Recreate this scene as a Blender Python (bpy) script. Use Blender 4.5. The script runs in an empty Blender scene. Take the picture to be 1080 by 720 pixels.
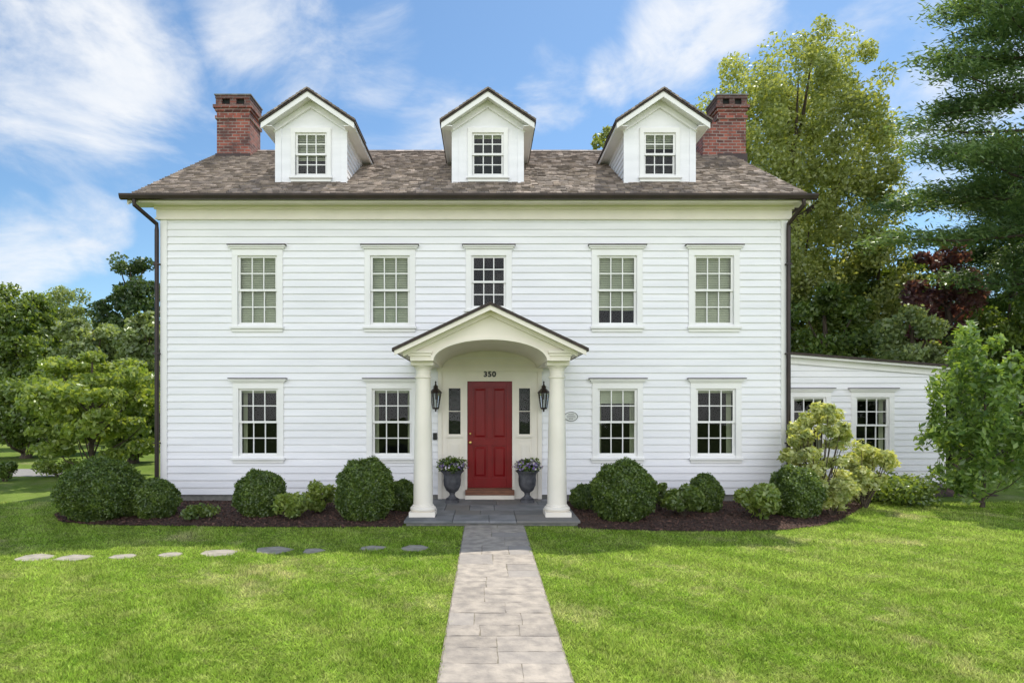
import bpy, bmesh, math, random
import numpy as np
from mathutils import Vector
PI = math.pi
random.seed(7)
RNG = np.random.default_rng(11)
scene = bpy.context.scene
COL = scene.collection
F = 650.0; EYE = 1.98; D0 = 12.5
def P(px, py, d): return ((px-512)*d/F, d-D0, EYE+(427-py)*d/F)
def PX(px, d): return (px-512)*d/F
def PZ(py, d): return EYE+(427-py)*d/F

# ------------------------------------------------------------------ materials
def newmat(name):
    m = bpy.data.materials.new(name); m.use_nodes = True
    nt = m.node_tree; nt.nodes.clear()
    out = nt.nodes.new('ShaderNodeOutputMaterial')
    return m, nt, out
def N(nt, t, **kw):
    n = nt.nodes.new(t)
    for k, v in kw.items():
        if k.startswith('i_'):
            n.inputs[k[2:].replace('_', ' ')].default_value = v
        else: setattr(n, k, v)
    return n
def L(nt, a, b): nt.links.new(a, b)
def rgb(c): return (c[0], c[1], c[2], 1)
def mixc(nt, fac, a, b, mode='MIX'):
    n = nt.nodes.new('ShaderNodeMix'); n.data_type = 'RGBA'; n.blend_type = mode
    for sock, v in ((n.inputs[0], fac), (n.inputs[6], a), (n.inputs[7], b)):
        if hasattr(v, 'links'): nt.links.new(v, sock)
        elif isinstance(v, (int, float)): sock.default_value = v
        else: sock.default_value = rgb(v)
    return n.outputs[2]
def ramp(nt, src, lo, hi, a=0.0, b=1.0):
    n = nt.nodes.new('ShaderNodeMapRange'); n.inputs[1].default_value = lo; n.inputs[2].default_value = hi
    n.inputs[3].default_value = a; n.inputs[4].default_value = b
    nt.links.new(src, n.inputs[0]); return n.outputs[0]
def basic(name, c1, c2=None, scale=3.0, rough=0.6, bump=0.0, bscale=40.0, metal=0.0, stretch=None, island=0.0, spec=0.4, detail=6, c3=None):
    m, nt, out = newmat(name)
    p = N(nt, 'ShaderNodeBsdfPrincipled'); L(nt, p.outputs[0], out.inputs[0])
    p.inputs['Roughness'].default_value = rough; p.inputs['Metallic'].default_value = metal
    p.inputs['Specular IOR Level'].default_value = spec
    tc = N(nt, 'ShaderNodeTexCoord'); vec = tc.outputs['Object']
    if stretch:
        mp = N(nt, 'ShaderNodeMapping'); mp.inputs['Scale'].default_value = stretch
        L(nt, vec, mp.inputs[0]); vec = mp.outputs[0]
    if c2 is None: c2 = tuple(x*0.85 for x in c1)
    nz = N(nt, 'ShaderNodeTexNoise', i_Scale=scale, i_Detail=detail); L(nt, vec, nz.inputs['Vector'])
    col = mixc(nt, ramp(nt, nz.outputs[0], .35, .65), c1, c2)
    if island:
        g = N(nt, 'ShaderNodeNewGeometry')
        v = ramp(nt, g.outputs['Random Per Island'], 0, 1, 1-island, 1+island)
        cc = N(nt, 'ShaderNodeCombineColor')
        for i in range(3): L(nt, v, cc.inputs[i])
        col = mixc(nt, 1.0, col, cc.outputs[0], 'MULTIPLY')
        if c3:
            ml = N(nt, 'ShaderNodeMath', operation='MULTIPLY'); L(nt, g.outputs['Random Per Island'], ml.inputs[0]); ml.inputs[1].default_value = 7.31
            fr = N(nt, 'ShaderNodeMath', operation='FRACT'); L(nt, ml.outputs[0], fr.inputs[0])
            col = mixc(nt, ramp(nt, fr.outputs[0], .45, 1, 0, .75), col, c3)
    L(nt, col, p.inputs['Base Color'])
    if bump:
        n2 = N(nt, 'ShaderNodeTexNoise', i_Scale=bscale, i_Detail=5.0); L(nt, vec, n2.inputs['Vector'])
        b = N(nt, 'ShaderNodeBump', i_Strength=bump, i_Distance=0.02); L(nt, n2.outputs[0], b.inputs['Height'])
        L(nt, b.outputs[0], p.inputs['Normal'])
    return m
def foliage(name, c1, c2, trans=0.35, c3=None, nscale=0.8, tk=1.0):
    m, nt, out = newmat(name)
    g = N(nt, 'ShaderNodeNewGeometry'); tc = N(nt, 'ShaderNodeTexCoord')
    nz = N(nt, 'ShaderNodeTexNoise', i_Scale=nscale, i_Detail=3.0); L(nt, tc.outputs['Object'], nz.inputs['Vector'])
    col = mixc(nt, g.outputs['Random Per Island'], c1, c2)
    dark = tuple(x*0.6 for x in c1)
    col = mixc(nt, ramp(nt, nz.outputs[0], .42, .62, 0, .55), col, c3 or dark)
    d = N(nt, 'ShaderNodeBsdfDiffuse'); t = N(nt, 'ShaderNodeBsdfTranslucent'); gl = N(nt, 'ShaderNodeBsdfGlossy')
    gl.inputs['Roughness'].default_value = .4; gl.inputs['Color'].default_value = (.9, .95, .9, 1)
    L(nt, col, d.inputs[0])
    tcl = mixc(nt, 1.0, col, (2.0*tk, 1.85*tk, .8*tk), 'MULTIPLY'); L(nt, tcl, t.inputs[0])
    mx = N(nt, 'ShaderNodeMixShader'); mx.inputs[0].default_value = trans
    L(nt, d.outputs[0], mx.inputs[1]); L(nt, t.outputs[0], mx.inputs[2])
    m2 = N(nt, 'ShaderNodeMixShader'); m2.inputs[0].default_value = .05
    L(nt, mx.outputs[0], m2.inputs[1]); L(nt, gl.outputs[0], m2.inputs[2])
    L(nt, m2.outputs[0], out.inputs[0])
    return m
M = {}
M['clap'] = basic('white_clapboard_paint', (.88, .87, .885), (.81, .805, .82), 1.3, .55, .05, 25, stretch=(.6, 1, 5), island=.03)
M['trim'] = basic('cream_white_trim_paint', (.88, .815, .72), (.82, .76, .665), 2.0, .5)
M['white'] = basic('white_trim_paint', (.88, .865, .84), (.83, .815, .79), 2.0, .5)
M['foundation'] = basic('foundation_stone', (.25, .24, .22), (.15, .15, .14), 8, .9, .3)
M['shingle'] = basic('weathered_cedar_shingle', (.37, .30, .25), (.25, .205, .17), 4, .85, .4, 60, island=.42, c3=(.13, .105, .09))
M['roofedge'] = basic('dark_cedar_edge', (.07, .05, .042), (.04, .03, .027), 12, .8, .4, 60)
M['bronze'] = basic('dark_brown_gutter_metal', (.045, .03, .026), (.03, .021, .019), 4, .4, 0, metal=.3)
M['black'] = basic('black_iron', (.012, .012, .012), (.02, .018, .016), 8, .45)
M['red'] = basic('red_door_paint', (.22, .007, .009), (.18, .006, .008), 3, .3, spec=.28)
M['wood'] = basic('brown_wood_step', (.24, .10, .055), (.14, .06, .035), 5, .6, .2, 40, stretch=(1, 6, 6))
M['blind'] = basic('pale_window_blind', (.60, .61, .46), (.50, .52, .38), 3, .7)
M['dark'] = basic('painted_inside_dark', (.010, .012, .011), (.016, .018, .016), 3, .9)  # near-black colour stands in for shade inside rooms and chimney openings
M['brass'] = basic('brass', (.55, .38, .12), (.45, .3, .1), 6, .3, metal=1)
M['urn'] = basic('dark_lead_urn', (.11, .11, .12), (.05, .05, .058), 9, .7, .3, 40)
M['soil'] = basic('soil', (.05, .035, .025), (.03, .02, .015), 20, .95)
M['bark'] = basic('tree_bark', (.12, .09, .065), (.05, .04, .03), 7, .9, .6, 18, stretch=(3, 3, .7))
M['mulch'] = basic('bark_mulch', (.10, .055, .038), (.045, .026, .02), 14, .95, .8, 50)
M['chip'] = basic('mulch_chip', (.15, .08, .056), (.065, .037, .028), 9, .95, island=.5)
M['road'] = basic('driveway_gravel', (.30, .29, .28), (.22, .21, .2), 12, .9, .2)
M['stone'] = basic('flagstone', (.43, .375, .315), (.27, .24, .21), 7.5, .85, .6, 22, island=.14, c3=(.31, .285, .265), detail=9)
M['stepstone'] = basic('worn_stepping_stone', (.42, .375, .31), (.27, .25, .20), 7, .9, .4, 30)
M['bluestone'] = basic('bluestone', (.23, .23, .235), (.15, .155, .16), 3.5, .75, .2, 35, island=.2, c3=(.21, .19, .165))
M['joint'] = basic('path_joint', (.29, .255, .205), (.19, .175, .13), 20, .95, .4)
M['plaquepaint'] = basic('plaque_enamel', (.75, .75, .73), (.68, .68, .66), 6, .35)

def glassmat(name='window_glass', tint=(.90, .94, .91), k=.5):
    m, nt, out = newmat(name)
    fr = N(nt, 'ShaderNodeFresnel'); fr.inputs['IOR'].default_value = 1.5
    tr = N(nt, 'ShaderNodeBsdfTransparent'); tr.inputs[0].default_value = rgb(tint)
    gl = N(nt, 'ShaderNodeBsdfGlossy'); gl.inputs['Roughness'].default_value = .015; gl.inputs['Color'].default_value = (1, 1, 1, 1)
    tc = N(nt, 'ShaderNodeTexCoord'); nz = N(nt, 'ShaderNodeTexNoise', i_Scale=2.5, i_Detail=1.0); L(nt, tc.outputs['Object'], nz.inputs['Vector'])
    b = N(nt, 'ShaderNodeBump', i_Strength=.15, i_Distance=.02); L(nt, nz.outputs[0], b.inputs['Height']); L(nt, b.outputs[0], gl.inputs['Normal'])
    mx = N(nt, 'ShaderNodeMixShader'); L(nt, ramp(nt, fr.outputs[0], 0, 1, 0, k), mx.inputs[0])
    L(nt, tr.outputs[0], mx.inputs[1]); L(nt, gl.outputs[0], mx.inputs[2]); L(nt, mx.outputs[0], out.inputs[0])
    return m
M['glass'] = glassmat()
M['lampglass'] = glassmat('lantern_glass', (.85, .88, .88), 2.0)
def brickmat():
    m, nt, out = newmat('red_brick')
    p = N(nt, 'ShaderNodeBsdfPrincipled'); p.inputs['Roughness'].default_value = .9; L(nt, p.outputs[0], out.inputs[0])
    tc = N(nt, 'ShaderNodeTexCoord'); sp = N(nt, 'ShaderNodeSeparateXYZ'); L(nt, tc.outputs['Object'], sp.inputs[0])
    ad = N(nt, 'ShaderNodeMath', operation='ADD'); L(nt, sp.outputs[0], ad.inputs[0]); L(nt, sp.outputs[1], ad.inputs[1])
    cb = N(nt, 'ShaderNodeCombineXYZ'); L(nt, ad.outputs[0], cb.inputs[0]); L(nt, sp.outputs[2], cb.inputs[1])
    br = N(nt, 'ShaderNodeTexBrick'); L(nt, cb.outputs[0], br.inputs['Vector'])
    br.inputs['Scale'].default_value = 1; br.inputs['Brick Width'].default_value = .215; br.inputs['Row Height'].default_value = .078
    br.inputs['Mortar Size'].default_value = .011; br.inputs['Bias'].default_value = -.05
    br.inputs['Color1'].default_value = (.36, .105, .07, 1); br.inputs['Color2'].default_value = (.09, .036, .032, 1); br.inputs['Mortar'].default_value = (.30, .24, .21, 1)
    nz = N(nt, 'ShaderNodeTexNoise', i_Scale=2.6, i_Detail=8.0, i_Roughness=.75); L(nt, tc.outputs['Object'], nz.inputs['Vector'])
    c = mixc(nt, ramp(nt, nz.outputs[0], .48, .64, 0, .8), br.outputs[0], (.085, .048, .043))
    c = mixc(nt, ramp(nt, nz.outputs[0], .42, .28, 0, .5), c, (.36, .25, .20))
    hz = ramp(nt, sp.outputs[2], 9.6, 9.85, 0, .6)
    c = mixc(nt, hz, c, (.05, .037, .033))
    L(nt, c, p.inputs['Base Color'])
    b = N(nt, 'ShaderNodeBump', i_Strength=.8, i_Distance=.012, invert=True); L(nt, br.outputs['Fac'], b.inputs['Height']); L(nt, b.outputs[0], p.inputs['Normal'])
    return m
M['brick'] = brickmat()
def lawnmat(name, blade):
    m, nt, out = newmat(name)
    tc = N(nt, 'ShaderNodeTexCoord')
    def nz_(s, dt, r, loc=(0, 0, 0)):
        mp = N(nt, 'ShaderNodeMapping'); mp.inputs['Location'].default_value = loc; L(nt, tc.outputs['Object'], mp.inputs[0])
        n = N(nt, 'ShaderNodeTexNoise', i_Scale=s, i_Detail=dt, i_Roughness=r); L(nt, mp.outputs[0], n.inputs['Vector']); return n.outputs[0]
    n1 = nz_(.5, 5.0, .6); n2 = nz_(2.3, 7.0, .75); n3 = nz_(45.0, 4.0, .5); n4 = nz_(.8, 5.0, .75, (13, 5, 2)); n5 = nz_(9.0, 5.0, .7, (3, 8, 1))
    c = mixc(nt, ramp(nt, n1, .38, .62), (.31, .46, .06), (.43, .56, .10))
    c = mixc(nt, ramp(nt, n2, .5, .68, 0, .75), c, (.58, .62, .20))
    c = mixc(nt, ramp(nt, n2, .30, .46, .65, 0), c, (.19, .35, .04))
    c = mixc(nt, ramp(nt, n5, .52, .70, 0, .5), c, (.68, .68, .28))
    c = mixc(nt, ramp(nt, n5, .34, .46, .5, 0), c, (.15, .28, .035))
    c = mixc(nt, ramp(nt, n4, .55, .70, 0, .75), c, (.74, .64, .35))
    sp = N(nt, 'ShaderNodeSeparateXYZ'); L(nt, tc.outputs['Object'], sp.inputs[0])
    cm = N(nt, 'ShaderNodeMath', operation='MULTIPLY_ADD'); L(nt, sp.outputs[1], cm.inputs[0]); cm.inputs[1].default_value = .8; L(nt, sp.outputs[0], cm.inputs[2])
    sn = N(nt, 'ShaderNodeMath', operation='SINE'); m3 = N(nt, 'ShaderNodeMath', operation='MULTIPLY'); L(nt, cm.outputs[0], m3.inputs[0]); m3.inputs[1].default_value = 6.5; L(nt, m3.outputs[0], sn.inputs[0])
    v = ramp(nt, sn.outputs[0], -1, 1, .92, 1.08); cc = N(nt, 'ShaderNodeCombineColor'); [L(nt, v, cc.inputs[i]) for i in range(3)]
    c = mixc(nt, 1.0, c, cc.outputs[0], 'MULTIPLY')
    if blade:
        g = N(nt, 'ShaderNodeNewGeometry')
        vv = ramp(nt, g.outputs['Random Per Island'], 0, 1, .45, 1.5); c2 = N(nt, 'ShaderNodeCombineColor'); [L(nt, vv, c2.inputs[i]) for i in range(3)]
        c = mixc(nt, 1.0, c, c2.outputs[0], 'MULTIPLY')
        d = N(nt, 'ShaderNodeBsdfDiffuse'); t = N(nt, 'ShaderNodeBsdfTranslucent')
        L(nt, c, d.inputs[0]); L(nt, c, t.inputs[0])
        mx = N(nt, 'ShaderNodeMixShader'); mx.inputs[0].default_value = .5
        L(nt, d.outputs[0], mx.inputs[1]); L(nt, t.outputs[0], mx.inputs[2]); L(nt, mx.outputs[0], out.inputs[0])
    else:
        c = mixc(nt, 1.0, c, (.5, .52, .55), 'MULTIPLY')
        c = mixc(nt, ramp(nt, n3, .35, .65, 0, .6), c, (.06, .10, .015))
        p = N(nt, 'ShaderNodeBsdfPrincipled'); p.inputs['Roughness'].default_value = .95; p.inputs['Specular IOR Level'].default_value = .1
        L(nt, c, p.inputs['Base Color']); L(nt, p.outputs[0], out.inputs[0])
        b = N(nt, 'ShaderNodeBump', i_Strength=.8, i_Distance=.03); L(nt, n3, b.inputs['Height']); L(nt, b.outputs[0], p.inputs['Normal'])
    return m
M['lawn'] = lawnmat('lawn_ground', False); M['grass'] = lawnmat('grass_blades', True)
M['box'] = foliage('boxwood_leaves', (.05, .095, .014), (.21, .29, .055), .35, (.04, .075, .012), nscale=5)
M['lime'] = foliage('lime_leaves', (.17, .25, .04), (.34, .40, .10), .42, (.09, .15, .03), 3)
M['varieg'] = foliage('variegated_leaves', (.32, .38, .09), (.70, .70, .36), .35, (.11, .17, .035), 4)
M['mid'] = foliage('mid_green_leaves', (.09, .15, .03), (.23, .30, .065), .42)
M['grey'] = foliage('grey_green_leaves', (.15, .21, .075), (.30, .36, .15), .4)
M['dkgreen'] = foliage('dark_green_leaves', (.04, .08, .025), (.12, .175, .05), .35)
M['olive'] = foliage('olive_leaves', (.23, .28, .075), (.45, .48, .17), .42, (.14, .18, .045), .5, .9)
M['purple'] = foliage('purple_leaves', (.13, .055, .07), (.27, .12, .135), .4)
M['needle'] = foliage('pine_needles', (.08, .15, .055), (.22, .31, .12), .32)
M['hemlock'] = foliage('hemlock_needles', (.06, .12, .04), (.17, .25, .08), .32)
M['magnolia'] = foliage('glossy_leaves', (.09, .17, .03), (.29, .40, .10), .4, nscale=3)
M['petalw'] = foliage('white_petals', (.6, .58, .65), (.8, .78, .82), .3, (.5, .45, .6), 9)
M['petalp'] = foliage('purple_petals', (.16, .10, .36), (.40, .28, .58), .3, (.14, .08, .3), 9)

# ------------------------------------------------------------------ object helpers
OFF = {}
def tag(o, label=None, cat=None, group=None, kind=None):
    if label: o['label'] = label
    if cat: o['category'] = cat
    if group: o['group'] = group
    if kind: o['kind'] = kind
    return o
def empty(name, loc, label, cat, group=None):
    o = bpy.data.objects.new(name, None); COL.objects.link(o); o.location = loc; o.empty_display_size = .2
    OFF[o.name] = Vector(loc); return tag(o, label, cat, group)
def link(name, me, mat, parent=None, loc=None):
    o = bpy.data.objects.new(name, me); COL.objects.link(o)
    if mat: me.materials.append(mat)
    if parent:
        o.parent = parent; off = OFF[parent.name]
    else:
        off = Vector(loc) if loc else Vector((0, 0, 0)); o.location = off
    if off.length > 0:
        n = len(me.vertices); a = np.empty(n*3, dtype=np.float32); me.vertices.foreach_get('co', a)
        a = a.reshape(-1, 3) - np.array(off[:], dtype=np.float32); me.vertices.foreach_set('co', a.ravel()); me.update()
    OFF[o.name] = off
    return o
class MB:
    def __init__(s): s.v = []; s.f = []
    def add(s, vs, fs):
        b = len(s.v); s.v += [tuple(v) for v in vs]; s.f += [tuple(b+i for i in f) for f in fs]; return s
    def box(s, x0, x1, y0, y1, z0, z1):
        vs = [(x0,y0,z0),(x1,y0,z0),(x1,y1,z0),(x0,y1,z0),(x0,y0,z1),(x1,y0,z1),(x1,y1,z1),(x0,y1,z1)]
        return s.add(vs, [(0,3,2,1),(4,5,6,7),(0,1,5,4),(1,2,6,5),(2,3,7,6),(3,0,4,7)])
    def quad(s, a, b, c, d): return s.add([a, b, c, d], [(0,1,2,3)])
    def prism_y(s, pts, y0, y1):
        n = len(pts); vs = [(x,y0,z) for x,z in pts]+[(x,y1,z) for x,z in pts]
        return s.add(vs, [tuple(range(n)), tuple(range(2*n-1,n-1,-1))]+[(i,n+i,n+(i+1)%n,(i+1)%n) for i in range(n)])
    def prism_x(s, pts, x0, x1):
        n = len(pts); vs = [(x0,y,z) for y,z in pts]+[(x1,y,z) for y,z in pts]
        return s.add(vs, [tuple(range(n)), tuple(range(2*n-1,n-1,-1))]+[(i,n+i,n+(i+1)%n,(i+1)%n) for i in range(n)])
    def chevron(s, cx, hw, zp, zl, top, bot, y0, y1):
        pts = [(cx-hw, zl-top), (cx, zp-top), (cx+hw, zl-top), (cx+hw, zl-bot), (cx, zp-bot), (cx-hw, zl-bot)]
        vs = [(x,y0,z) for x,z in pts]+[(x,y1,z) for x,z in pts]
        fs = [(0,1,4,5),(1,2,3,4),(6,11,10,7),(7,10,9,8)]+[(i,6+i,6+(i+1)%6,(i+1)%6) for i in range(6)]
        return s.add(vs, fs)
    def tube(s, pts, rs, n=8):
        pts = [Vector(p) for p in pts]; b = len(s.v)
        for i, p in enumerate(pts):
            t = (pts[min(i+1,len(pts)-1)]-pts[max(i-1,0)]).normalized()
            u = t.cross(Vector((0,1,0)) if abs(t.y) < .8 else Vector((1,0,0))).normalized(); w = t.cross(u)
            r = rs[i] if hasattr(rs, '__len__') else rs
            for k in range(n):
                a = 2*PI*k/n; s.v.append(tuple(p+(u*math.cos(a)+w*math.sin(a))*r))
        for i in range(len(pts)-1):
            for k in range(n):
                s.f.append((b+i*n+k, b+i*n+(k+1)%n, b+(i+1)*n+(k+1)%n, b+(i+1)*n+k))
        s.f.append(tuple(b+k for k in range(n))[::-1]); s.f.append(tuple(b+(len(pts)-1)*n+k for k in range(n)))
        return s
    def lathe(s, cx, cy, prof, n=32, rot=0):
        b = len(s.v)
        for r, z in prof:
            for k in range(n):
                a = 2*PI*k/n+rot; s.v.append((cx+r*math.cos(a), cy+r*math.sin(a), z))
        for i in range(len(prof)-1):
            for k in range(n): s.f.append((b+i*n+k, b+i*n+(k+1)%n, b+(i+1)*n+(k+1)%n, b+(i+1)*n+k))
        s.f.append(tuple(b+k for k in range(n))[::-1]); s.f.append(tuple(b+(len(prof)-1)*n+k for k in range(n)))
        return s
    def build(s, name, mat, parent=None, loc=None, bevel=0, smooth=False):
        me = bpy.data.meshes.new(name); me.from_pydata(s.v, [], s.f); me.update()
        bm = bmesh.new(); bm.from_mesh(me); bmesh.ops.recalc_face_normals(bm, faces=bm.faces); bm.to_mesh(me); bm.free()
        o = link(name, me, mat, parent, loc)
        if smooth:
            me.polygons.foreach_set('use_smooth', [True]*len(me.polygons))
            md = o.modifiers.new('split', 'EDGE_SPLIT'); md.split_angle = math.radians(40)
        if bevel:
            md = o.modifiers.new('bevel', 'BEVEL'); md.width = bevel; md.segments = 2; md.limit_method = 'ANGLE'
        return o
def npmesh(name, V, Fq, k):
    me = bpy.data.meshes.new(name); V = np.asarray(V, dtype=np.float32); Fq = np.asarray(Fq, dtype=np.int32)
    me.vertices.add(len(V)); me.vertices.foreach_set('co', V.ravel())
    me.loops.add(Fq.size); me.loops.foreach_set('vertex_index', Fq.ravel())
    me.polygons.add(len(Fq)); me.polygons.foreach_set('loop_start', np.arange(len(Fq), dtype=np.int32)*k)
    try: me.polygons.foreach_set('loop_total', np.full(len(Fq), k, dtype=np.int32))
    except Exception: pass
    me.update(calc_edges=True); me.validate(); return me
def norm(a): return a/np.maximum(np.linalg.norm(a, axis=1, keepdims=True), 1e-6)
def leafgeo(C, size, asp, rng, nrm=None, spread=.8, up=None):
    n = len(C); r = rng.normal(size=(n, 3))
    if nrm is not None: nn = norm(nrm+spread*norm(r))
    else: nn = norm(r+np.array([0, 0, .5]))
    u = norm(np.cross(nn, rng.normal(size=(n, 3))))
    if up is not None: u = norm(u*.5+up)
    v = norm(np.cross(nn, u))
    s = (size*rng.uniform(.6, 1.3, n))[:, None]
    V = np.stack([C-u*s, C+v*s*asp-u*s*.1, C+u*s, C-v*s*asp-u*s*.1], axis=1).reshape(-1, 3)
    Fq = np.arange(n*4).reshape(-1, 4)
    return V, Fq

# ------------------------------------------------------------------ vegetation builders
def clump_cloud(cen, rad, ncl, cr, n, rng, flat=.7, shell=.55, box=0.0):
    d = norm(rng.normal(size=(ncl, 3)))
    if box: d = d/np.maximum(np.abs(d).max(axis=1, keepdims=True), .01)*box+d*(1-box); d = d/np.maximum(1, np.abs(d).max(axis=1, keepdims=True))
    r = rng.uniform(shell**3, 1, ncl)**(1/3)
    cc = np.array(cen)+d*r[:, None]*(np.array(rad)-cr*.6)
    w = rng.uniform(.5, 1.5, ncl); idx = rng.choice(ncl, n, p=w/w.sum())
    ld = norm(rng.normal(size=(n, 3))); lr = rng.uniform(.15, 1, n)**.5
    crs = (cr*rng.uniform(.6, 1.25, ncl))[idx]
    C = cc[idx]+ld*lr[:, None]*crs[:, None]*np.array([1, 1, flat])
    return cc, C, ld
def tree(px, d, ytop, wpx, mat, label, name='deciduous_tree', cat='tree', n=14000, leaf=.13, ncl=45, low=.28, seed=1, group=None, trunk=.18, asp=.55, crk=.2, shell=.55, flat=.7, pear=0.0, box=0.0):
    rng = np.random.default_rng(seed)
    x = PX(px, d); y = d-D0
    h = PZ(ytop, d); w = wpx*d/F
    t = empty(name, (x, y, 0), label, cat, group)
    zc = h*(low+1)/2; rz = h*(1-low)/2
    cc, C, ld = clump_cloud((x, y, zc), (w/2, w/2, rz), ncl, w*crk, n, rng, flat=flat, shell=shell, box=box)
    if pear:
        for A in (cc, C):
            q = (A[:, 2]-zc)/rz; k = 1+pear*np.clip(-q, 0, 1)
            A[:, 0] = x+(A[:, 0]-x)*k; A[:, 1] = y+(A[:, 1]-y)*k
    m = C[:, 2] > .15
    C = C[m]; ld = ld[m]
    V, Fq = leafgeo(C, leaf, asp, rng, nrm=ld*.6+np.array([0, 0, .4]), spread=1.0)
    link('crown', npmesh('crown', V, Fq, 4), M[mat], t)
    mb = MB(); lean = rng.uniform(-.03, .03, 2)*h
    tp = [(x, y, 0), (x+lean[0]*.3, y+lean[1]*.3, h*max(low, .05)*.6), (x+lean[0], y+lean[1], zc), (x, y, h*.88)]
    mb.tube(tp, [trunk*1.35, trunk, trunk*.7, trunk*.15], 9)
    for i in rng.choice(len(cc), min(18, len(cc)), replace=False):
        c = cc[i]; z0 = min(max(h*low*.7, c[2]-w*.35, .1), h*.8); f = z0/zc if z0 < zc else 1
        s0 = Vector((x+lean[0]*f, y+lean[1]*f, z0)); e = Vector(c); mid = s0.lerp(e, .5)+Vector((0, 0, -.05*w))
        mb.tube([s0, mid, e], [trunk*.38, trunk*.24, trunk*.07], 6)
    mb.build('trunk', M['bark'], t, smooth=True)
    return t
def conifer(px, d, h, wpx, label, seed, n=26000, mat='needle', low=.1, leaf=.12, step=.75, rise=.12, group=None, name='pine_tree'):
    rng = np.random.default_rng(seed); x = PX(px, d); y = d-D0; R = wpx*d/F/2
    t = empty(name, (x, y, 0), label, 'tree', group)
    mb = MB(); mb.tube([(x, y, 0), (x, y, h*.5), (x, y, h)], [h*.016, h*.011, .02], 9)
    cs = []; ds = []
    z = h*low
    while z < h*.98:
        f = 1-(z-h*low)/(h*(1-low)); Lb = R*(.22+.78*f**.8)
        for k in range(rng.integers(5, 8)):
            a = rng.uniform(0, 2*PI); l = Lb*rng.uniform(.6, 1.1); zz = z+rng.uniform(-.3, .3)
            e = np.array([x+math.cos(a)*l, y+math.sin(a)*l, zz+l*rise*rng.uniform(-.4, 2)])
            s0 = np.array([x, y, zz-.1])
            mb.tube([s0, (s0+e)/2+np.array([0, 0, -.04*l]), e], [.05, .035, .01], 5)
            q = max(3, int(l/.34))
            for j in range(q):
                g = .2+.8*(j+1)/q; c = s0+(e-s0)*g
                side = np.array([-math.sin(a), math.cos(a), 0])*rng.uniform(-1, 1)*.36*l*(1.15-g)
                cs.append(c+side+np.array([0, 0, -abs(rng.normal())*.05])); ds.append([math.cos(a), math.sin(a), .25])
        z += step*rng.uniform(.7, 1.3)
    cs = np.array(cs); ds = np.array(ds); idx = rng.integers(0, len(cs), n)
    C = cs[idx]+rng.normal(size=(n, 3))*np.array([.30, .30, .13])
    V, Fq = leafgeo(C, leaf, .26, rng, nrm=np.tile([0, 0, 1.0], (n, 1)), spread=.9, up=ds[idx]*.6)
    link('crown', npmesh('crown', V, Fq, 4), M[mat], t)
    mb.build('trunk', M['bark'], t, smooth=True)
    return t
def ball_shrub(px, d, wpx, hpx, label, seed, mat='box', leaf=.022, n=9000, group='clipped round boxwoods in the bed'):
    n = int(n*1.9)
    rng = np.random.default_rng(seed); x = PX(px, d); y = d-D0; w = wpx*d/F/2; h = hpx*d/F
    dirs = norm(rng.normal(size=(n, 3)))
    lump = lambda q: 1+.05*np.sin(q[:, 0]*5+seed)*np.cos(q[:, 1]*6+seed*2)+.045*np.sin(q[:, 2]*8+q[:, 0]*7+seed)+.045*np.sin(q[:, 0]*17+seed)*np.sin(q[:, 2]*19+q[:, 1]*15)
    rad = np.array([w, w, h*.54]); cen = np.array([x, y, h*.47])
    r = (lump(dirs)*(1-np.abs(rng.normal(size=n))*.05+np.abs(rng.normal(size=n))*.035))[:, None]
    C = cen+dirs*rad*r
    k = C[:, 2] > .02; C = C[k]; dd = dirs[k]
    V, Fq = leafgeo(C, leaf, .55, rng, nrm=dd+np.array([0, 0, .3]), spread=1.4)
    bm = bmesh.new(); bmesh.ops.create_icosphere(bm, subdivisions=4, radius=1); bm.verts.ensure_lookup_table()
    q = np.array([v.co[:] for v in bm.verts]); q = norm(q); cv = cen+q*rad*(lump(q)*.86)[:, None]; cv[:, 2] = np.maximum(cv[:, 2], -.02)
    tri = np.array([[v.index for v in f.verts] for f in bm.faces]); bm.free()
    lt = np.concatenate([Fq[:, [0, 1, 2]], Fq[:, [0, 2, 3]]]); allV = np.concatenate([V, cv]); T = np.concatenate([lt, tri+len(V)])
    o = link('boxwood_shrub', npmesh('boxwood_shrub', allV, T, 3), M[mat], None, (x, y, 0))
    return tag(o, label, 'shrub', group)
def loose_shrub(px, d, wpx, hpx, mat, label, seed, n=2500, leaf=.045, ncl=14, name='leafy_shrub', asp=.5, low=.05, crk=.22, cat='shrub', z0=0.0, group=None):
    rng = np.random.default_rng(seed); x = PX(px, d); y = d-D0; w = wpx*d/F; h = hpx*d/F
    t = empty(name, (x, y, z0), label, cat, group)
    cc, C, ld = clump_cloud((x, y, z0+h*(1+low)/2), (w/2, w/2, h*(1-low)/2), ncl, w*crk, n, rng, .8, .3)
    k = C[:, 2] > z0+.02; C = C[k]; ld = ld[k]
    V, Fq = leafgeo(C, leaf, asp, rng, nrm=ld*.5+np.array([0, 0, .5]), spread=.9)
    link('foliage', npmesh('foliage', V, Fq, 4), M[mat], t)
    mb = MB()
    for c in cc: mb.tube([(x+rng.uniform(-.04, .04), y+rng.uniform(-.04, .04), z0), (x*.4+c[0]*.6, y*.4+c[1]*.6, z0+(c[2]-z0)*.5), tuple(c)], [.012, .009, .004], 5)
    mb.build('stem', M['bark'], t)
    return t

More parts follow.
